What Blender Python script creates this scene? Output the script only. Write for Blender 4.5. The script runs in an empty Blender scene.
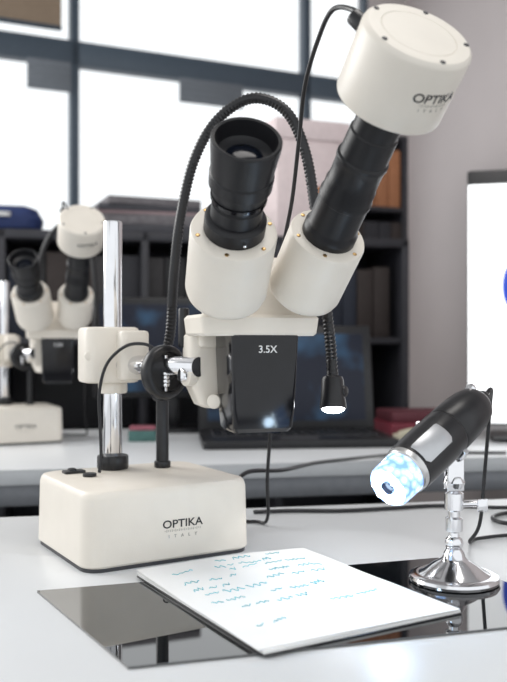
import bpy, math, random
from mathutils import Vector, Matrix
random.seed(4)
D=bpy.data; C=bpy.context; COL=C.scene.collection
rad=math.radians
# ------------------------------------------------------------------ materials
def mat(name,col,rough=.5,metal=0,spec=.5,emit=None,es=0,noise=0,nscale=50,bump=0,bscale=400,alpha=1,trans=0,coat=0,ior=1.45):
    m=D.materials.new(name); m.use_nodes=True; nt=m.node_tree; b=nt.nodes['Principled BSDF']
    c=(*col,1)
    b.inputs['Base Color'].default_value=c; b.inputs['Roughness'].default_value=rough
    b.inputs['Metallic'].default_value=metal; b.inputs['Specular IOR Level'].default_value=spec
    b.inputs['Alpha'].default_value=alpha; b.inputs['Transmission Weight'].default_value=trans
    b.inputs['Coat Weight'].default_value=coat; b.inputs['IOR'].default_value=ior
    if emit: b.inputs['Emission Color'].default_value=(*emit,1); b.inputs['Emission Strength'].default_value=es
    tc=nt.nodes.new('ShaderNodeTexCoord')
    if noise:
        n=nt.nodes.new('ShaderNodeTexNoise'); n.inputs['Scale'].default_value=nscale; n.inputs['Detail'].default_value=4
        r=nt.nodes.new('ShaderNodeValToRGB')
        r.color_ramp.elements[0].position=.3; r.color_ramp.elements[1].position=.7
        r.color_ramp.elements[0].color=(*[max(0,x*(1-noise)) for x in col],1)
        r.color_ramp.elements[1].color=(*[min(1,x*(1+noise)) for x in col],1)
        nt.links.new(tc.outputs['Object'],n.inputs['Vector']); nt.links.new(n.outputs['Fac'],r.inputs['Fac']); nt.links.new(r.outputs['Color'],b.inputs['Base Color'])
    if bump:
        n=nt.nodes.new('ShaderNodeTexNoise'); n.inputs['Scale'].default_value=bscale
        bp=nt.nodes.new('ShaderNodeBump'); bp.inputs['Strength'].default_value=bump; bp.inputs['Distance'].default_value=.001
        nt.links.new(tc.outputs['Object'],n.inputs['Vector']); nt.links.new(n.outputs['Fac'],bp.inputs['Height']); nt.links.new(bp.outputs['Normal'],b.inputs['Normal'])
    return m
cream=mat('cream_paint',(.76,.71,.635),.38,noise=.02,nscale=30,bump=.15,bscale=900)
chrome=mat('chrome',(.75,.75,.77),.12,1,noise=.02)
blackp=mat('black_plastic',(.012,.012,.014),.32,noise=.2)
blackgl=mat('black_gloss_plastic',(.006,.006,.008),.12,noise=.2)
rubber=mat('black_rubber',(.011,.011,.013),.40,spec=.4,bump=.1)
darkgr=mat('dark_grey',(.05,.05,.055),.5,noise=.1)
ink=mat('label_ink',(.03,.03,.03),.6,noise=.1)
greyink=mat('label_grey_ink',(.35,.33,.3),.6,noise=.1)
whiteink=mat('white_print',(.7,.7,.7),.6,noise=.05)
brass=mat('brass_screw',(.55,.36,.16),.35,1,noise=.1)
deskm=mat('white_laminate',(.65,.665,.68),.30,noise=.012,nscale=5,bump=.05,bscale=300)
deske=mat('laminate_edge',(.50,.52,.54),.5,noise=.03)
steel=mat('desk_leg_steel',(.25,.26,.28),.4,.6,noise=.05)
glassb=mat('black_glass',(.006,.007,.008),.02,spec=.5,ior=2.3,noise=.1)
paper=mat('paper',(.86,.86,.85),.8,noise=.012,nscale=40,bump=.05,bscale=200)
teal=mat('teal_ink',(.08,.47,.55),.6,noise=.25,nscale=120)
ledw=mat('lamp_led',(1,1,1),.3,emit=(.92,.95,1),es=30)
lens=mat('lens_glass',(.004,.006,.012),.15,spec=.25,noise=.1)
wallm=mat('painted_wall',(.62,.565,.56),.85,noise=.02,nscale=3,bump=.1,bscale=120)
ceilm=mat('ceiling_paint',(.7,.7,.7),.9,noise=.02)
floorm=mat('floor_vinyl',(.10,.10,.105),.5,noise=.15,nscale=8)
framem=mat('window_frame_slate',(.07,.095,.125),.45,noise=.05)
blindg=mat('grey_blind',(.18,.20,.225),.8,noise=.05)
blindt=mat('tan_blind',(.33,.25,.18),.8,noise=.05)
cab=mat('dark_cabinet',(.030,.030,.037),.5,noise=.15,nscale=12)
# ------------------------------------------------------------------ builders
def fin(name,verts,faces,m,parent=None,M=None,smooth=35):
    if M is not None: verts=[M@Vector(v) for v in verts]
    me=D.meshes.new(name); me.from_pydata([tuple(v) for v in verts],[],faces); me.update()
    import bmesh
    bm=bmesh.new(); bm.from_mesh(me); bmesh.ops.recalc_face_normals(bm,faces=bm.faces); bm.to_mesh(me); bm.free()
    if smooth:
        me.polygons.foreach_set('use_smooth',[True]*len(me.polygons)); me.set_sharp_from_angle(angle=rad(smooth))
    ms=m if isinstance(m,(list,tuple)) else [m]
    for x in ms: me.materials.append(x)
    o=D.objects.new(name,me); COL.objects.link(o)
    if parent: par(o,parent)
    return o
def par(o,p):
    o.parent=p; o.matrix_parent_inverse=Matrix.Translation(-p.location)
def empty(name,loc):
    e=D.objects.new(name,None); e.location=loc; e.empty_display_size=.05; COL.objects.link(e); return e
def frame(o,z,x=None):
    z=Vector(z).normalized()
    x=Vector(x) if x is not None else (Vector((1,0,0)) if abs(z.x)<.9 else Vector((0,1,0)))
    x=(x-z*x.dot(z)).normalized(); y=z.cross(x)
    M=Matrix((x,y,z)).transposed().to_4x4(); M.translation=Vector(o); return M
def rot(o,a): return Matrix.Translation(Vector(o))@Matrix.Rotation(rad(a),4,'Z')
def lathe(name,prof,m,parent,M,seg=48,cap=True):
    V=[];F=[]
    for r,z in prof:
        for i in range(seg):
            a=2*math.pi*i/seg; V.append((r*math.cos(a),r*math.sin(a),z))
    n=len(prof)
    for j in range(n-1):
        for i in range(seg):
            k=(i+1)%seg; F.append((j*seg+i,j*seg+k,(j+1)*seg+k,(j+1)*seg+i))
    if cap: F.append(tuple(range(seg))[::-1]); F.append(tuple((n-1)*seg+i for i in range(seg)))
    return fin(name,V,F,m,parent,M)
def cyl(name,r,L,m,parent,M,bev=.001,seg=40):
    b=min(bev,r*.4,L*.3)
    return lathe(name,[(r-b,0),(r-b*.3,b*.3),(r,b),(r,L-b),(r-b*.3,L-b*.3),(r-b,L)],m,parent,M,seg)
def rr(hw,hd,r,n=6):
    r=min(r,hw*.99,hd*.99); P=[]
    for cx,cy,a0 in((hw-r,hd-r,0),(-hw+r,hd-r,90),(-hw+r,-hd+r,180),(hw-r,-hd+r,270)):
        for i in range(n+1):
            a=rad(a0+90*i/n); P.append((cx+r*math.cos(a),cy+r*math.sin(a)))
    return P
def loft(name,layers,m,parent,M,n=6):
    V=[];F=[];N=4*(n+1)
    for L in layers:
        hw,hd,r,z=L[:4]; ox,oy=(L[4],L[5]) if len(L)>4 else (0,0)
        V+=[(x+ox,y+oy,z) for x,y in rr(hw,hd,r,n)]
    for j in range(len(layers)-1):
        for i in range(N):
            k=(i+1)%N; F.append((j*N+i,j*N+k,(j+1)*N+k,(j+1)*N+i))
    F.append(tuple(range(N))[::-1]); F.append(tuple((len(layers)-1)*N+i for i in range(N)))
    return fin(name,V,F,m,parent,M)
def rbox(name,w,d,h,m,parent,M,r=.004,b=.002,n=4):
    hw,hd=w/2,d/2; b=min(b,h*.3,hw*.5,hd*.5)
    return loft(name,[(hw-b,hd-b,r,0),(hw-b*.3,hd-b*.3,r,b*.3),(hw,hd,r,b),(hw,hd,r,h-b),(hw-b*.3,hd-b*.3,r,h-b*.3),(hw-b,hd-b,r,h)],m,parent,M,n)
def spline(P,res=10):
    P=[Vector(p) for p in P]; Q=[P[0]*2-P[1]]+P+[P[-1]*2-P[-2]]; out=[]
    for i in range(1,len(Q)-2):
        a,b,c,d=Q[i-1:i+3]
        for k in range(res):
            t=k/res
            out.append(.5*((2*b)+(c-a)*t+(2*a-5*b+4*c-d)*t*t+(3*b-a-3*c+d)*t**3))
    out.append(P[-1]); return out
def tube(name,P,r,m,parent=None,res=10,seg=12,rib=0,pitch=.004,straight=False):
    P=[Vector(p) for p in P] if straight else spline(P,res)
    if rib:
        L=[0]
        for i in range(1,len(P)): L.append(L[-1]+(P[i]-P[i-1]).length)
        N=int(L[-1]/(pitch/2)); Q=[];j=0
        for k in range(N+1):
            s=L[-1]*k/N
            while j<len(P)-2 and L[j+1]<s: j+=1
            t=(s-L[j])/max(1e-9,L[j+1]-L[j]); Q.append(P[j].lerp(P[j+1],min(1,t)))
        P=Q
    V=[];F=[]; up=None
    for i,p in enumerate(P):
        t=(P[min(i+1,len(P)-1)]-P[max(i-1,0)]).normalized()
        if up is None: up=t.orthogonal().normalized()
        up=(up-t*up.dot(t)).normalized(); s=t.cross(up)
        q=r*(1-rib*(i%2))
        for k in range(seg):
            a=2*math.pi*k/seg; V.append(p+up*(q*math.cos(a))+s*(q*math.sin(a)))
    n=len(P)
    for j in range(n-1):
        for i in range(seg):
            k=(i+1)%seg; F.append((j*seg+i,j*seg+k,(j+1)*seg+k,(j+1)*seg+i))
    F.append(tuple(range(seg))[::-1]); F.append(tuple((n-1)*seg+i for i in range(seg)))
    return fin(name,V,F,m,parent,smooth=(35 if not rib else 60))
def text(name,s,size,m,parent,M,R=None,ext=.0002,wide=1):
    cu=D.curves.new(name+'_src','FONT'); cu.body=s; cu.size=size; cu.align_x='CENTER'; cu.align_y='CENTER'; cu.extrude=ext; cu.offset=size*.012
    t=D.objects.new(name+'_src',cu); COL.objects.link(t); C.view_layer.update()
    me=D.meshes.new_from_object(t.evaluated_get(C.evaluated_depsgraph_get())); D.objects.remove(t)
    for v in me.vertices:
        v.co.x*=wide
        if R:
            a=v.co.x/R; q=R+v.co.z; v.co.x,v.co.z=q*math.sin(a),q*math.cos(a)-R
    me.transform(M); me.materials.clear(); me.materials.append(m); me.name=name
    o=D.objects.new(name,me); COL.objects.link(o); par(o,parent); return o
def box(name,w,d,h,m,M,parent=None,b=.003): return rbox(name,w,d,h,m,parent,M,r=b,b=b,n=2)

# ------------------------------------------------------------------ stereo microscope
BC=Vector((-.148,1.120,0)); BR=31; BH=.094
S=empty('stereo_microscope',BC)
MB=rot(BC,BR)
loft('base_housing',[(.110,.097,.022,.004),(.113,.100,.024,.007),(.1115,.0985,.024,BH-.010),(.110,.097,.024,BH-.004),(.108,.095,.024,BH-.001),(.105,.092,.024,BH)],cream,S,MB,8)
loft('base_plinth',[(.1105,.0975,.022,0),(.1105,.0975,.022,.005)],darkgr,S,MB,8)
def face(MBx,x,y,z): # text frame on front(-y) face
    return MBx@Matrix.Translation((x,y,z))@Matrix.Rotation(rad(90),4,'X')
text('label_text','OPTIKA',.0135,ink,S,face(MB,.012,-.0995,.047),wide=1.15)
text('label_line','I    T    A    L    Y',.0055,greyink,S,face(MB,.012,-.0998,.0325))
for i in range(21):
    h=.0014+.0018*abs(math.sin(i*1.3)); 
    box('label_scale_%d'%i,.0006,.0004,h,greyink,MB@Matrix.Translation((.012+(i-10)*.0024,-.0997,.0395-h/2)),S,b=.0001)
rbox('rocker_switch',.028,.018,.004,blackp,S,rot((-.240,1.135,BH-.0005),BR),.002,.001)
rbox('rocker',.010,.012,.007,blackgl,S,rot((-.242,1.134,BH-.0005),BR),.002,.002)
cyl('dimmer_dial',.009,.005,blackp,S,Matrix.Translation((-.213,1.105,BH-.0005)),.002)
PX,PY=-.194,1.172
cyl('pole_collar',.0215,.020,blackp,S,Matrix.Translation((PX,PY,BH-.0005)),.003)
cyl('pole',.0128,.341,chrome,S,Matrix.Translation((PX,PY,BH)),.002)
# clamp
MC=rot((PX-.006,PY,.213),24)
rbox('clamp_block',.076,.062,.076,cream,S,MC,.014,.005,6)
rbox('clamp_jaw',.040,.046,.066,cream,S,rot((-.1655,1.152,.218),24),.010,.004,6)
cyl('clamp_bolt',.006,.010,cream,S,frame((-.222,1.142,.25),(.3,-1,0)),.001)
cyl('stop_ring',.02,.016,cream,S,Matrix.Translation((PX,PY,.198)),.003)
ax=Vector((.128,-.125,0)).normalized()
RO=Vector((-.185,1.162,.238))
cyl('boom_arm',.0125,.165,chrome,S,frame(RO,ax),.001)
cyl('boom_arm_ring',.0155,.008,cream,S,frame(RO+ax*.022,ax),.001)
K=Vector((-.1135,1.092,.230))
lathe('tension_knob',[(.012,-.010),(.030,-.010),(.0335,-.008),(.035,-.005),(.035,.003),(.0335,.006),(.030,.008),(.026,.008),(.0245,.005),(.010,.005),(.010,.008),(.008,.009)],blackp,S,frame(K,ax))
for i in range(7):
    cyl('spring_turn_%d'%i,.0048+.0005*(i%2),.0042,chrome,S,frame(K+ax*.008+Vector((-.004,-.004,-.018+.0048*i)),(0,0,1)),.0008,24)
cyl('knob_pin',.0022,.046,chrome,S,frame(K+ax*.008+Vector((-.004,-.004,-.024)),(0,0,1)),.0005,16)
rbox('arm_bracket',.020,.022,.05,blackp,S,rot((-.122,1.135,.19),-45),.005,.003)
# head frame
HA=18; HO=Vector((-.004,1.03,0)); MH=rot(HO,HA)
T=lambda x,y,z: MH@Matrix.Translation((x,y,z))
loft('head_plate',[(.068,.041,.006,.276),(.071,.044,.008,.279),(.073,.046,.008,.297),(.070,.043,.008,.301)],cream,S,MH)
# focus housing
loft('focus_housing',[(.016,.016,.008,.186,.010,0),(.022,.021,.010,.190,.007,0),(.027,.025,.012,.212,.002,0),(.029,.026,.014,.235),(.029,.026,.014,.276),(.026,.023,.013,.280)],cream,S,rot((-.058,1.078,0),HA),6)
rbox('focus_bracket',.05,.03,.03,cream,S,rot((-.046,1.062,.262),HA),.008,.004,6)
cyl('focus_knob',.0145,.014,cream,S,frame((-.074,1.060,.228),(-.8,-.55,0)),.003)
cyl('focus_knob_cap',.0085,.020,chrome,S,frame((-.074,1.060,.228),(-.8,-.55,0)),.002)
cyl('focus_knob_side',.009,.010,cream,S,frame((-.046,1.046,.196),(-.3,-1,0)),.002)
cyl('focus_rod',.007,.05,blackp,S,Matrix.Translation((-.089,1.085,.262)),.002)
# objective body
loft('objective_body',[(.0335,.026,.006,.162),(.0370,.031,.006,.167),(.0385,.0345,.005,.190),(.0415,.0385,.004,.279)],blackgl,S,T(.006,-.0035,0),5)
loft('objective_window',[(.026,.022,.004,.1605),(.026,.022,.004,.166)],lens,S,T(.006,-.0035,0),4)
text('magnification_label','3.5X',.0120,whiteink,S,face(MH,.008,-.0421,.2600))
# prism neck
V=[];
for x in(-.050,.050):
    V+=[(x,-.036,.299),(x,.040,.299),(x,.046,.335),(x,.000,.372),(x,-.030,.332)]
fin('prism_neck',V,[(0,1,2,3,4),(9,8,7,6,5)]+[(i,(i+1)%5,5+(i+1)%5,5+i) for i in range(5)],cream,S,MH,smooth=50)
nL=Vector((.12,-.755,.645)); nR=Vector((.27,-.71,.65)); PL=Vector((-.0334,.972,.3157)); PR=Vector((.0547,1.0,.3206))
def housing(tag,P,n,L0,L,R):
    M=frame(P,n,(1,0,0))
    lathe('tube_housing_'+tag,[(R-.02,L0-.010),(R-.007,L0-.008),(R-.002,L0-.003),(R,L0+.004),(R,L-.004),(R-.001,L-.0015),(R-.004,L),(R-.012,L)],cream,S,M,64)
    for k in range(6):
        a=rad(20+60*k); cyl('housing_screw_%s_%d'%(tag,k),.0023,.0012,brass,S,M@Matrix.Translation(((R-.006)*math.cos(a),(R-.006)*math.sin(a),L-.0004)),.0003,12)
    return M
ML=housing('left',PL,nL,.020,.110,.0462)
lathe('eyepiece_left',[(.031,.109),(.0325,.111),(.0325,.126),(.030,.129),(.0268,.130),(.0268,.147),(.0255,.148),(.0255,.151),(.0268,.152),(.0285,.168),(.0320,.171),(.0325,.184),(.0312,.186),(.0325,.200),(.0345,.220),(.0345,.2245),(.0332,.226),(.0305,.225),(.027,.209),(.020,.205)],rubber,S,ML,64)
lathe('eyepiece_ring_left',[(.0270,.153),(.0290,.154),(.0290,.158),(.0270,.159)],blackgl,S,ML,48)
lathe('ocular_lens_left',[(.0205,.203),(.018,.2055),(.010,.208),(.002,.2085)],lens,S,ML,32)
cyl('set_screw_left',.0018,.003,chrome,S,frame(ML@Vector((.01,-.0310,.118)),ML.to_3x3()@Vector((.3,-1,0))),.0003,10)
MR=housing('right',PR,nR,.016,.101,.0430)
lathe('camera_adapter_tube',[(.029,.099),(.0302,.101),(.0302,.112),(.0285,.115),(.0275,.118),(.0275,.152),(.0287,.153),(.0287,.158),(.0275,.160),(.0275,.172),(.0262,.174),(.0262,.200),(.0275,.202),(.0275,.206),(.0255,.208),(.0250,.236),(.0235,.238),(.0235,.274)],rubber,S,MR,56)
RC=.0525
lathe('camera_body',[(.030,.270),(RC-.004,.270),(RC-.001,.2715),(RC,.274),(RC,.338),(RC-.001,.341),(RC-.004,.3435),(RC-.016,.3435),(RC-.0165,.3428),(RC-.0172,.3435),(.002,.3435)],cream,S,MR,72)
for k in range(5):
    a=rad(-70+72*k); cyl('camera_screw_%d'%k,.0026,.0016,darkgr,S,MR@Matrix.Translation(((RC-.0065)*math.cos(a),(RC-.0065)*math.sin(a),.3428)),.0004,14)
def barrel(M,ang,z,R):
    a=rad(ang); o=M@Vector((R*math.cos(a),R*math.sin(a),z)); nrm=(M.to_3x3()@Vector((math.cos(a),math.sin(a),0))); up=M.to_3x3()@Vector((0,0,1)); xx=up.cross(nrm)
    Q=Matrix((xx,up,nrm)).transposed().to_4x4(); Q.translation=o; return Q
text('camera_label','OPTIKA',.0125,ink,S,barrel(MR,-62,.310,RC+.0001),R=RC,wide=1.12)
text('camera_label_sub','I    T    A    L    Y',.0042,greyink,S,barrel(MR,-62,.2985,RC+.0001),R=RC)
for i in range(15):
    h=.0014+.0016*abs(math.sin(i*1.3))
    box('camera_scale_%d'%i,.0005,h,.0004,greyink,barrel(MR,-62+(i-7)*2.4,.3035,RC-.0001),S,b=.0001)
cyl('camera_plug',.008,.024,blackp,S,frame((.106,.778,.553),(-.55,.3,.7)),.002,20)
tube('camera_cable',[(.1015,.780,.564),(.092,.79,.578),(.078,.84,.597),(.0683,.9,.5887),(.0576,.95,.5561),(.0535,1.0,.5065),(.0476,1.05,.444),(.0382,1.115,.3878),(.033,1.16,.325),(.028,1.19,.2),(.02,1.215,.08),(.02,1.235,.012),(.0,1.255,.0035),(-.06,1.262,.0035)],.0025,blackp,S)
# lamp on gooseneck
cyl('lamp_socket',.0115,.010,blackp,S,Matrix.Translation((-.127,1.185,BH-.0005)),.002,24)
tube('lamp_stem',[(-.127,1.185,BH),(-.127,1.185,.13),(-.127,1.185,.19)],.0088,blackp,S,straight=True,seg=20)
G=[(-.127,1.185,.185),(-.125,1.187,.236),(-.116,1.19,.285),(-.111,1.18,.355),(-.101,1.17,.4365),(-.081,1.16,.517),(-.0480,1.15,.570),(-.002,1.13,.5925),(.0415,1.12,.574),(.067,1.11,.5194),(.080,1.10,.4395),(.0890,1.09,.3482),(.0972,1.08,.2713),(.0992,1.07,.231)]
tube('gooseneck',G,.0076,blackp,S,rib=.2,pitch=.0052,seg=18)
ML2=Matrix.Translation((.0992,1.07,.232))@Matrix.Rotation(rad(-14),4,'X')@Matrix.Translation((0,0,-.232))
lathe('lamp_head',[(.007,.232),(.0075,.226),(.0125,.224),(.0140,.220),(.0150,.200),(.0165,.190),(.0165,.184),(.0145,.184),(.0140,.188)],blackp,S,ML2,32)
lathe('lamp_led_glow_dome',[(.002,.1790),(.009,.1800),(.0135,.1825),(.0148,.1855),(.0145,.189)],ledw,S,ML2,28)  # LED face, bulged below the rim to imitate its bloom
cyl('lamp_side_port',.007,.014,blackp,S,frame((.104,1.066,.207),(.8,-.5,0)),.002,20)
tube('switch_cable',[(-.125,1.095,.258),(-.142,1.105,.266),(-.168,1.115,.263),(-.193,1.12,.240),(-.204,1.125,.202),(-.204,1.13,.160),(-.203,1.132,.12),(-.205,1.13,BH+.001)],.0022,blackp,S)

# second unit (same geometry, different place)
S2=empty('stereo_microscope.001',(-.648,2.30,0)); S2.rotation_euler=(0,0,rad(-5))
for o in list(S.children):
    c=o.copy(); COL.objects.link(c); c.parent=S2; c.matrix_parent_inverse=Matrix.Translation(-BC)

# ------------------------------------------------------------------ handheld digital microscope on stand
U=empty('digital_microscope',(.2236,.948,.0025))
tip=Vector((.139,.880,.118)); tail=Vector((.268,.995,.203)); ud=(tail-tip).normalized()
MU=frame(tip,ud,(0,0,1)); LU=(tail-tip).length
clear=D.materials.new('glowing_led_hood'); clear.use_nodes=True; nt=clear.node_tree; b=nt.nodes['Principled BSDF']  # opaque hood; emission pattern imitates LED light inside clear plastic
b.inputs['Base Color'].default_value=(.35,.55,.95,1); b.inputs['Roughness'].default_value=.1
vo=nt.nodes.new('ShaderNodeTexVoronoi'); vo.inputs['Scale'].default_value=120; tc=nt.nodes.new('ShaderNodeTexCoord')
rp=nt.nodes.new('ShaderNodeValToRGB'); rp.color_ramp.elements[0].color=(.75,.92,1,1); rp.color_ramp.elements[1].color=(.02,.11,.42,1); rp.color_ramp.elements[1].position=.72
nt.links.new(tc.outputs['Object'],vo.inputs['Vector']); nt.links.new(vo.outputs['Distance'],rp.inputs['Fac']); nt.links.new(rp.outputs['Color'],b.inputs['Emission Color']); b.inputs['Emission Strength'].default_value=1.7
lathe('led_hood',[(.0165,.001),(.0215,0),(.0235,.003),(.0245,.030)],clear,U,MU,40)
lathe('hood_collar',[(.0246,.029),(.0262,.031),(.0262,.036),(.0268,.038)],mat('satin_silver',(.6,.6,.6),.3,.8,noise=.03),U,MU,48)
lathe('body_shell',[(.0255,.036),(.0272,.038),(.0280,.055),(.0284,.085),(.0282,.110),(.0280,.111),(.0270,.113),(.0280,.115),(.0274,.145),(.0258,.162),(.0225,.175),(.0170,.183),(.010,.187)],blackp,U,MU,56)
ledb=mat('blue_white_led',(1,1,1),.3,emit=(.70,.88,1),es=25)
for k in range(8):
    a=rad(45*k+10)
    lathe('led_%d'%k,[(.0005,-.0045),(.0030,-.0035),(.0042,0),(.0042,.003)],ledb,U,MU@Matrix.Translation((.0150*math.cos(a),.0150*math.sin(a),.0)),12)
cyl('objective_lens',.0075,.003,lens,U,MU@Matrix.Translation((0,0,-.002)),.001,24)
lathe('tail_cap',[(.010,.184),(.0105,.192),(.007,.198)],blackp,U,MU,24)
lathe('tail_button',[(.006,.0),(.0065,.006),(.004,.010)],chrome,U,frame(MU@Vector((.016,-.004,.177)),ud+Vector((0,0,.5))),20)
gm=mat('silver_grip',(.50,.51,.53),.35,.5,noise=.03)
Vg=[];Fg=[]
nA=10
for j,z in enumerate((.040,.043,.084,.090)):
    q=.0300 if j in(1,2) else .0281
    for i in range(nA+1):
        a=rad(22+ (52-(8 if j in(0,3) else 0))*i/nA); Vg.append((q*math.cos(a),q*math.sin(a),z))
for j in range(3):
    for i in range(nA): Fg.append((j*(nA+1)+i,j*(nA+1)+i+1,(j+1)*(nA+1)+i+1,(j+1)*(nA+1)+i))
fin('grip_plate',Vg,Fg,gm,U,MU)
# stand
SX,SY=.2236,.948
MS=Matrix.Translation((SX,SY,.0025))
lathe('stand_dish',[(.044,0),(.0490,.001),(.0500,.004),(.0485,.007),(.043,.009),(.039,.0085),(.033,.012),(.024,.019),(.016,.0235),(.013,.026),(.011,.032),(.0085,.036)],chrome,U,MS,64)
lathe('ball_joint_lower',[(.006,.034),(.009,.037),(.0105,.042),(.009,.047),(.006,.050),(.0055,.056)],chrome,U,MS,24)
lathe('stand_stem',[(.0055,.054),(.0095,.056),(.0095,.070),(.0065,.072),(.0065,.078),(.0105,.080),(.0105,.098),(.007,.100),(.006,.102),(.010,.104),(.0125,.110),(.010,.117),(.006,.120)],chrome,U,MS,24)
cyl('wing_screw',.0035,.026,chrome,U,frame((SX+.004,SY,.088),(1,-.2,.05)),.001,14)
rbox('wing_tab',.012,.003,.014,chrome,U,rot((SX+.030,SY-.007,.081),10),.001,.001)
for s in(-1,1):
    rbox('hinge_plate_%d'%(s+2),.020,.003,.036,chrome,U,rot((SX,SY+s*.008,.104),12),.008,.001)
zc=.104; Pc=[MU@Vector((.0305*math.cos(rad(a)),.0305*math.sin(rad(a)),zc)) for a in range(120,301,10)]
tube('cradle_ring',Pc,.0035,chrome,U,straight=True,seg=10)
cm=MU@Vector((-.0305,0,zc)); tube('cradle_arm',[(SX,SY,.128),((SX+cm.x)/2,(SY+cm.y)/2,.134),tuple(cm)],.006,chrome,U,seg=12)
tube('usb_cable',[tuple(MU@Vector((0,0,.196))),(.285,1.02,.212),(.298,1.07,.19),(.300,1.10,.11),(.293,1.10,.035),(.285,1.12,.006),(.305,1.15,.003),(.36,1.17,.003),(.44,1.16,.003)],.0024,blackp,U)

# ------------------------------------------------------------------ desk top things
def quadslab(name,pts,z0,z1,m):
    V=[(x,y,z0) for x,y in pts]+[(x,y,z1) for x,y in pts]
    return fin(name,V,[(3,2,1,0),(4,5,6,7),(0,1,5,4),(1,2,6,5),(2,3,7,6),(3,0,4,7)],m,smooth=0)
quadslab('black_glass_plate',[(-.232,.911),(-.103,.698),(.340,.825),(.228,1.050)],.0002,.0025,glassb)
# notebook
N=empty('notebook',(.034,.900,.0026)); MN=rot((.036,.899,.0026),30)
rbox('cover',.228,.284,.0010,blackp,N,MN,.004,.0003)
CU=.010
def cz(u,v):
    return CU*(.5*max(0,v-.6)**2*4*.5*(1-u*.6) + .30*math.sin(max(0,min(1,u))*math.pi)*(.2+.8*v) + .2*max(0,.25-u)**2*8*v+.16*math.sin(v*6+u*3)**2*(v*(1-v)*2))
def sheet(name,hw,hd,z0,th,m,k,ox=0,oy=0,rz=0):
    nx,ny=24,28; V=[];F=[]
    for lay in(0,1):
        for j in range(ny+1):
            for i in range(nx+1):
                x=-hw+2*hw*i/nx; y=-hd+2*hd*j/ny
                V.append((x+ox,y+oy,z0+k*cz(i/nx,j/ny)+(th if lay else 0)))
    n=(nx+1)*(ny+1)
    for j in range(ny):
        for i in range(nx):
            a=j*(nx+1)+i; F.append((a,a+nx+1,a+nx+2,a+1)); F.append((n+a,n+a+1,n+a+nx+2,n+a+nx+1))
    bd=[i for i in range(nx+1)]+[j*(nx+1)+nx for j in range(1,ny+1)]+[ny*(nx+1)+i for i in range(nx-1,-1,-1)]+[j*(nx+1) for j in range(ny-1,0,-1)]
    for q in range(len(bd)):
        a,b2=bd[q],bd[(q+1)%len(bd)]; F.append((a,b2,n+b2,n+a))
    return fin(name,V,F,m,N,MN@Matrix.Rotation(rad(rz),4,'Z'),smooth=30)
sheet('page_block',.112,.140,.0010,.0022,paper,.0)
sheet('page_upper',.112,.140,.0034,.0003,paper,.5,0,.001,.8)
sheet('page_top',.113,.141,.0040,.0003,paper,1,-.001,.003,-.8)
def ph(x,y): return .0040+.0003+cz((x+.114)/.226,(y+.138)/.282)+.0003
RT=MN@Matrix.Rotation(rad(-.8),4,'Z')
wi=0
for y,segs in [(.126,[(-.02,.02),(.05,.07)]),(.106,[(-.085,-.055),(-.03,.05)]),(.090,[(-.02,.085)]),(.066,[(-.09,-.02),(.02,.06)]),(.040,[(-.09,-.05),(.0,.085)]),(.022,[(-.085,-.02)]),(-.004,[(-.09,-.07),(-.02,.05)]),(-.030,[(-.07,.0)]),(-.056,[(.02,.06)]),(-.085,[(-.085,-.045)])]:
  for x,xe in segs:
    while x<xe:
        w=random.uniform(.008,.030); P=[]; k=int(w/.0013); p0=random.random()*6; amp=random.uniform(.0012,.0042); fr=random.uniform(.9,1.7); sl=random.uniform(-.12,.2); q=0
        for i in range(k):
            xx=x+w*i/k; q+=random.uniform(-.0009,.0009)
            yy=y+amp*math.sin(i*fr+p0)*(.5+.9*abs(math.sin(i*.37+p0)))+q+x*.05+sl*(xx-x)
            P.append(RT@Vector((xx-.001,yy+.003,ph(xx,yy))))
        if len(P)>3: tube('handwriting_%d'%wi,P,.00042,teal,N,straight=True,seg=5); wi+=1
        x+=w+random.uniform(.003,.010)

# ------------------------------------------------------------------ desks
DA=10.5
du=Vector((math.cos(rad(DA)),math.sin(rad(DA)),0)); dv=Vector((-du.y,du.x,0))
def desk(name,pt,w,d,m):
    c=Vector(pt)-dv*(d/2); e=empty(name,(c.x,c.y,-.75)); M=rot((c.x,c.y,0),DA)
    rbox('top',w,d,.003,m,e,M@Matrix.Translation((0,0,-.003)),.004,.0012)
    rbox('core',w-.001,d-.001,.030,deske,e,M@Matrix.Translation((0,0,-.033)),.004,.001)
    for i,(sx,sy) in enumerate(((-1,-1),(1,-1),(1,1),(-1,1))):
        rbox('leg_%d'%(i+1),.05,.05,.717,steel,e,M@Matrix.Translation((sx*(w/2-.05),sy*(d/2-.05),-.75)),.004,.002)
    for s in(-1,1):
        rbox('rail_%d'%(s+2),w-.15,.025,.05,steel,e,M@Matrix.Translation((0,s*(d/2-.05),-.084)),.003,.002)
    return e
desk('desk',(.02,1.378,0),1.9,.78,deskm)
RF=Vector((.035,1.880,0))
desk('desk.001',RF+dv*.80,2.4,.80,deskm)
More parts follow.
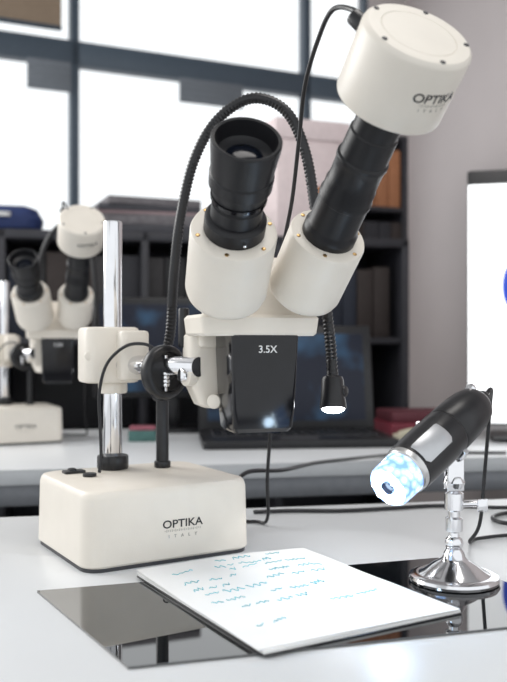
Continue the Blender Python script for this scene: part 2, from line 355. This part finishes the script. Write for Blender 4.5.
# ------------------------------------------------------------------ rear desk objects
def RM(x,y,z=0,a=DA): return rot((x,y,z),a)
LP=empty('laptop',(.10,2.28,0)); ML_=RM(.11,2.26,0,6)
rbox('laptop_base',.50,.27,.022,blackp,LP,ML_,.012,.004)
rbox('keyboard_deck',.44,.13,.002,darkgr,LP,ML_@Matrix.Translation((0,.03,.0215)),.004,.0005)
for r in range(5):
    for k in range(14):
        rbox('key_%d_%d'%(r,k),.026,.020,.003,blackgl,LP,ML_@Matrix.Translation((-.203+.0312*k,-.022+.0245*r,.0232)),.003,.001,2)
rbox('touchpad',.10,.055,.001,darkgr,LP,ML_@Matrix.Translation((0,-.085,.0218)),.004,.0003)
scr=D.materials.new('laptop_screen'); scr.use_nodes=True; nt=scr.node_tree; b=nt.nodes['Principled BSDF']; b.inputs['Base Color'].default_value=(.01,.012,.02,1); b.inputs['Roughness'].default_value=.3; b.inputs['Specular IOR Level'].default_value=.2
tc=nt.nodes.new('ShaderNodeTexCoord'); nz=nt.nodes.new('ShaderNodeTexNoise'); nz.inputs['Scale'].default_value=9; rp=nt.nodes.new('ShaderNodeValToRGB')
rp.color_ramp.elements[0].color=(.01,.012,.02,1); rp.color_ramp.elements[0].position=.5; rp.color_ramp.elements[1].color=(.05,.14,.26,1); rp.color_ramp.elements[1].position=.78
nt.links.new(tc.outputs['Object'],nz.inputs['Vector']); nt.links.new(nz.outputs['Fac'],rp.inputs['Fac']); nt.links.new(rp.outputs['Color'],b.inputs['Emission Color']); b.inputs['Emission Strength'].default_value=.6
MLs=ML_@Matrix.Translation((0,.135,.02))@Matrix.Rotation(rad(-12),4,'X')
rbox('laptop_lid',.50,.014,.30,blackp,LP,MLs,.005,.004)
rbox('laptop_screen',.45,.002,.25,scr,LP,MLs@Matrix.Translation((0,-.0075,.025)),.001,.0005)
MO=empty('computer_monitor',(-.25,2.56,0)); Mm=RM(-.25,2.56,0,8)
rbox('monitor_case',.46,.03,.30,blackp,MO,Mm@Matrix.Translation((0,0,.10)),.008,.006)
rbox('monitor_screen',.42,.002,.26,scr,MO,Mm@Matrix.Translation((0,-.0155,.12)),.001,.0005)
rbox('monitor_neck',.06,.03,.12,blackp,MO,Mm@Matrix.Translation((0,.02,.005)),.008,.004)
rbox('monitor_foot',.22,.16,.012,blackp,MO,Mm,.03,.004)
# bright display at right
BM=empty('computer_monitor.001',(.79,2.30,0)); Mb=RM(.80,2.32,0,-14)
wsc=mat('white_screen',(.8,.8,.8),.3,emit=(.95,.98,1),es=1.1)
blue=mat('blue_print',(.01,.04,.35),.3,emit=(.02,.08,.6),es=.5)
rbox('display_case',.42,.05,.70,blackp,BM,Mb@Matrix.Translation((0,0,.04)),.008,.006)
rbox('display_screen',.416,.002,.655,wsc,BM,Mb@Matrix.Translation((0,-.0255,.045)),.001,.0005)
rbox('display_foot',.30,.20,.014,blackp,BM,Mb,.03,.004)
rbox('display_neck',.08,.03,.06,blackp,BM,Mb@Matrix.Translation((0,.01,.01)),.006,.003)
tube('screen_logo',[Mb@Vector((-.062+.045*math.cos(t),-.027,.42+.075*math.sin(t))) for t in [1.9+i*.17 for i in range(16)]],.010,blue,BM,res=3)
redm=mat('dark_red_card',(.16,.02,.035),.6,noise=.1); grn=mat('beige_plastic',(.45,.42,.32),.5,noise=.03)
RB=empty('book_stack',(.50,2.52,0))
rbox('book_1',.26,.19,.035,redm,RB,RM(.50,2.52,0,12),.003,.002)
rbox('book_2',.24,.17,.030,mat('maroon_card',(.10,.02,.03),.6,noise=.1),RB,RM(.505,2.53,.035,8),.003,.002)
rbox('book_pages_1',.262,.17,.027,paper,RB,RM(.502,2.52,.004,12),.003,.002)
HS=empty('telephone_handset',(.46,2.34,0)); hx=.075
tube('handset_grip',[(.325+hx,2.33,.012),(.36+hx,2.32,.022),(.40+hx,2.33,.020),(.43+hx,2.34,.012)],.011,grn,HS)
cyl('handset_ear',.018,.016,grn,HS,frame((.325+hx,2.33,0),(0,0,1)),.003); cyl('handset_mouth',.018,.016,grn,HS,frame((.43+hx,2.34,0),(0,0,1)),.003)
SG=empty('sponge',(-.30,2.30,0)); rbox('sponge_foam',.075,.05,.030,mat('green_foam',(.07,.15,.14),.9,noise=.2,bump=.4),SG,RM(-.30,2.30,0,5),.006,.003)
rbox('sponge_pad',.07,.045,.010,mat('pink_pad',(.30,.10,.13),.9,noise=.2),SG,RM(-.30,2.30,.030,5),.006,.003)
# cables
tube('power_cable',[(-.12,1.30,.0055),(-.08,1.30,.0060),(-.06,1.303,.012),(-.035,1.32,.038),(-.01,1.36,.060),(.05,1.45,.050),(.12,1.62,.038),(.22,1.80,.022),(.30,1.96,.006),(.40,2.02,.0045),(.60,2.02,.0045)],.0035,blackp)
tube('network_cable',[(.00,1.325,.0036),(.06,1.335,.0036),(.14,1.335,.0036),(.22,1.355,.0036),(.30,1.375,.0036),(.40,1.36,.0036),(.50,1.375,.0036)],.003,blackp)
tube('mains_cable',[(.62,1.27,.0036),(.45,1.235,.0036),(.375,1.24,.0036),(.36,1.28,.0036),(.40,1.32,.0036),(.5,1.335,.0036),(.62,1.34,.0036)],.003,blackp)
# ------------------------------------------------------------------ background furniture
WA=24; wd=Vector((math.cos(rad(WA)),math.sin(rad(WA)),0)); A=Vector((-1.19,4.0,0)); Z0=-.75; ZC=2.35
def W(t,z=0,off=0):
    p=A+wd*t; M=rot((p.x,p.y,z),WA); return M@Matrix.Translation((0,off,0))
CB=empty('storage_cabinet',(-.40,3.02,Z0)); MCb=rot((-.40,3.01,Z0),12)
w,d,h=1.86,.40,1.38
for i,(x,y,z,a,b_,c_) in enumerate([(0,0,0,w,d,.06),(0,0,h-.03,w,d,.03),(0,d/2-.01,0,w,.02,h)]): box('panel_%d'%i,a,b_,c_,cab,MCb@Matrix.Translation((x,y,z)),CB)
for i in range(5): box('divider_%d'%i,.025,d,h,cab,MCb@Matrix.Translation((-w/2+.0125+i*(w-.025)/4,0,0)),CB)
for i in range(3): box('shelf_%d'%i,w,d-.02,.022,cab,MCb@Matrix.Translation((0,0,.35+i*.33)),CB)
cols=[(.026,.026,.032),(.022,.027,.042),(.036,.034,.036),(.035,.026,.024),(.024,.024,.026)]
bm_=[mat('binder_%d'%i,c,.7,noise=.1) for i,c in enumerate(cols)]
x=-w/2+.05; k=0
while x<w/2-.08:
    tw=random.uniform(.05,.08); hh=random.uniform(.24,.28)
    rbox('binder_%d'%k,tw,.26,hh,random.choice(bm_),CB,MCb@Matrix.Translation((x+tw/2,-.03,1.033)),.002,.002,2); x+=tw+.004; k+=1
ct=Z0+h
def top(x,y,z=0,a=12): return rot((x,y,ct+z),a)
PS=empty('document_pile',(-.45,2.98,ct))
gp=mat('grey_paper',(.16,.15,.16),.8,noise=.2,nscale=60); pk=mat('pink_folder',(.34,.25,.26),.8,noise=.1); dk=mat('dark_folder',(.05,.05,.06),.6,noise=.1)
for i,(m_,hh) in enumerate([(dk,.03),(gp,.035),(pk,.010),(dk,.02),(gp,.025)]):
    rbox('folder_%d'%i,.44-.03*i,.28,hh,m_,PS,top(-.42+.01*i,2.98,[0,.03,.065,.075,.095][i],10+3*i),.003,.002)
BG=empty('zip_pouch',(-.83,2.86,ct)); bl=mat('blue_fabric',(.015,.03,.11),.7,noise=.2,bump=.3)
loft('pouch_body',[(.09,.05,.045,0),(.115,.065,.05,.015),(.12,.07,.05,.045),(.10,.055,.045,.08),(.07,.03,.028,.092)],bl,BG,top(-.83,2.86),6)
loft('pouch_badge',[(.03,.02,.018,.05),(.03,.022,.018,.065)],whiteink,BG,top(-.83,2.80),5)
AB=empty('archive_box',(.14,3.05,ct)); pb=mat('pale_pink_card',(.74,.63,.63),.8,noise=.04); orr=mat('orange_card',(.40,.17,.08),.7,noise=.08)
rbox('box_body',.27,.22,.34,pb,AB,top(.17,3.07,0,20),.003,.003,2); rbox('box_lid',.285,.235,.07,pb,AB,top(.17,3.07,.34,20),.003,.003,2)
rbox('box_label',.09,.004,.06,orr,AB,top(.17,3.07,.12,20)@Matrix.Translation((.05,-.111,0)),.001,.001,2)
# tall bookcase at right of cabinet
BS=empty('bookcase',(.45,3.80,Z0)); Mk=rot((.445,3.80,Z0),22)
bw,bh,bd_=.36,1.92,.30
for s in(-1,1): box('side_%d'%(s+2),.025,bd_,bh,cab,Mk@Matrix.Translation((s*bw/2,0,0)),BS)
box('back',bw,.015,bh,cab,Mk@Matrix.Translation((0,bd_/2,0)),BS)
for i in range(7): box('shelf_%d'%i,bw,bd_,.022,cab,Mk@Matrix.Translation((0,0,i*(bh-.022)/6)),BS)
k=0
for lev in(2,3,4,5):
    x=-bw/2+.02
    while x<bw/2-.06:
        tw=random.uniform(.05,.075); m_=random.choice(bm_)
        if lev==5 : m_=orr
        rbox('binder_b%d'%k,tw,.22,.25,m_,BS,Mk@Matrix.Translation((x+tw/2,-.03,lev*(bh-.022)/6+.0225)),.002,.002,2); x+=tw+.004;k+=1
# ------------------------------------------------------------------ room shell
def slab(name,t0,t1,z0,z1,m,th=.12,off=0):
    return box(name,t1-t0,th,z1-z0,m,W((t0+t1)/2,z0,off),b=.002)
corner_t=2.228; HT=2.25
WB=empty('wall_back',(A.x,A.y,Z0))
def wpart(n,t0,t1,z0,z1,m,th=.12,off=0):
    o=slab(n,t0,t1,z0,z1,m,th,off); par(o,WB); return o
wpart('below_windows',-2.6,corner_t,Z0,.45,wallm); wpart('above_windows',-2.6,corner_t,HT,ZC,wallm)
wpart('pier_right',1.98,corner_t+.1,.45,HT,wallm); wpart('pier_left',-2.6,-2.3,.45,HT,wallm)
for wi_,(t0,t1) in enumerate([(-2.3,-1.0),(-1.0,.34),(.34,1.6),(1.6,1.98)]):
    e=empty('window_%d'%(wi_+1),W((t0+t1)/2,.45).translation)
    for n,a,b_,c_,d_ in [('jamb_a',t0,t0+.02,.45,HT),('jamb_b',t1-.02,t1,.45,HT),('sill',t0,t1,.45,.49),('transom',t0,t1,1.60,1.715),('head',t0,t1,HT-.015,HT)]:
        o=slab(n,a,b_,c_,d_,framem,.07,-.02); par(o,e)
e=empty('window_blind',W(.21,1.46,.0).translation)
for n,a,b_,z_ in [('blind_a',.11,.315,1.455),('blind_b',.86,1.21,1.475)]:
    for k in range(4):
        hh=(1.60-z_)/4; o=slab(n+'_slat_%d'%k,a,b_,z_+k*hh,z_+(k+1)*hh-.001,blindg,.006,-.075); par(o,e)
e=empty('roller_blind',W(-.1,1.72).translation)
o=slab('blind_fabric',-.95,.27,1.755,2.20,blindt,.012,-.07); par(o,e)
cyl('blind_bar',.012,1.22,framem,e,frame(W(-.95,1.755,-.075).translation,wd))
cp=A+wd*corner_t; wr=Vector((wd.y,-wd.x,0))
Lr=4.6; o=box('wall_right',.12,Lr,ZC-Z0,wallm,rot(cp+wr*(Lr/2-.06)+wd*.06+Vector((0,0,Z0)),WA),b=.002)
box('baseboard_right',.015,Lr,.08,framem,rot(cp+wr*(Lr/2-.06)-wd*.0085+Vector((0,0,Z0)),WA),b=.002)
box('floor',6.4,7.0,.05,floorm,rot(cp+wr*2.4-wd*2.6+Vector((0,0,Z0-.05)),WA))
box('ceiling',6.4,5.2,.05,ceilm,rot(cp+wr*2.5-wd*2.6+Vector((0,0,ZC)),WA))
# ------------------------------------------------------------------ lights
w=D.worlds.new('World'); C.scene.world=w; w.use_nodes=True; bg=w.node_tree.nodes['Background']
bg.inputs[0].default_value=(.95,.98,1,1); bg.inputs[1].default_value=1.22
def area(name,loc,tgt,sx,sy,e,col):
    l=D.lights.new(name,'AREA'); l.shape='RECTANGLE'; l.size=sx; l.size_y=sy; l.energy=e; l.color=col
    o=D.objects.new(name,l); o.location=loc; o.rotation_euler=(Vector(tgt)-Vector(loc)).to_track_quat('-Z','Y').to_euler(); COL.objects.link(o)
area('window_daylight',(-2.4,2.2,1.5),(0,1.1,.1),1.8,1.4,55,(1,.99,.97))
area('overhead_area',(.3,.9,2.2),(.1,1.2,0),1.2,.6,15,(1,.96,.92))  # unseen area light above the desk, no fixture modelled
p=D.lights.new('microscope_led_glow','POINT'); p.energy=.2; p.color=(.6,.8,1); p.shadow_soft_size=.012; o=D.objects.new('microscope_led_glow',p); o.location=tip-ud*.018; COL.objects.link(o)
p=D.lights.new('gooseneck_glow','SPOT'); p.energy=.5; p.spot_size=rad(90); p.shadow_soft_size=.01; o=D.objects.new('gooseneck_glow',p); o.location=(.0992,1.055,.172); COL.objects.link(o)
# ------------------------------------------------------------------ camera
cam=D.cameras.new('camera'); co=D.objects.new('camera',cam); COL.objects.link(co); C.scene.camera=co
co.location=(0,0,.27); co.rotation_euler=(rad(90),0,0); cam.sensor_width=36; cam.sensor_fit='AUTO'; cam.lens=44.87
cam.dof.use_dof=True; cam.dof.focus_distance=1.0; cam.dof.aperture_fstop=5.0
cam.clip_start=.01
C.scene.view_settings.view_transform='Standard'
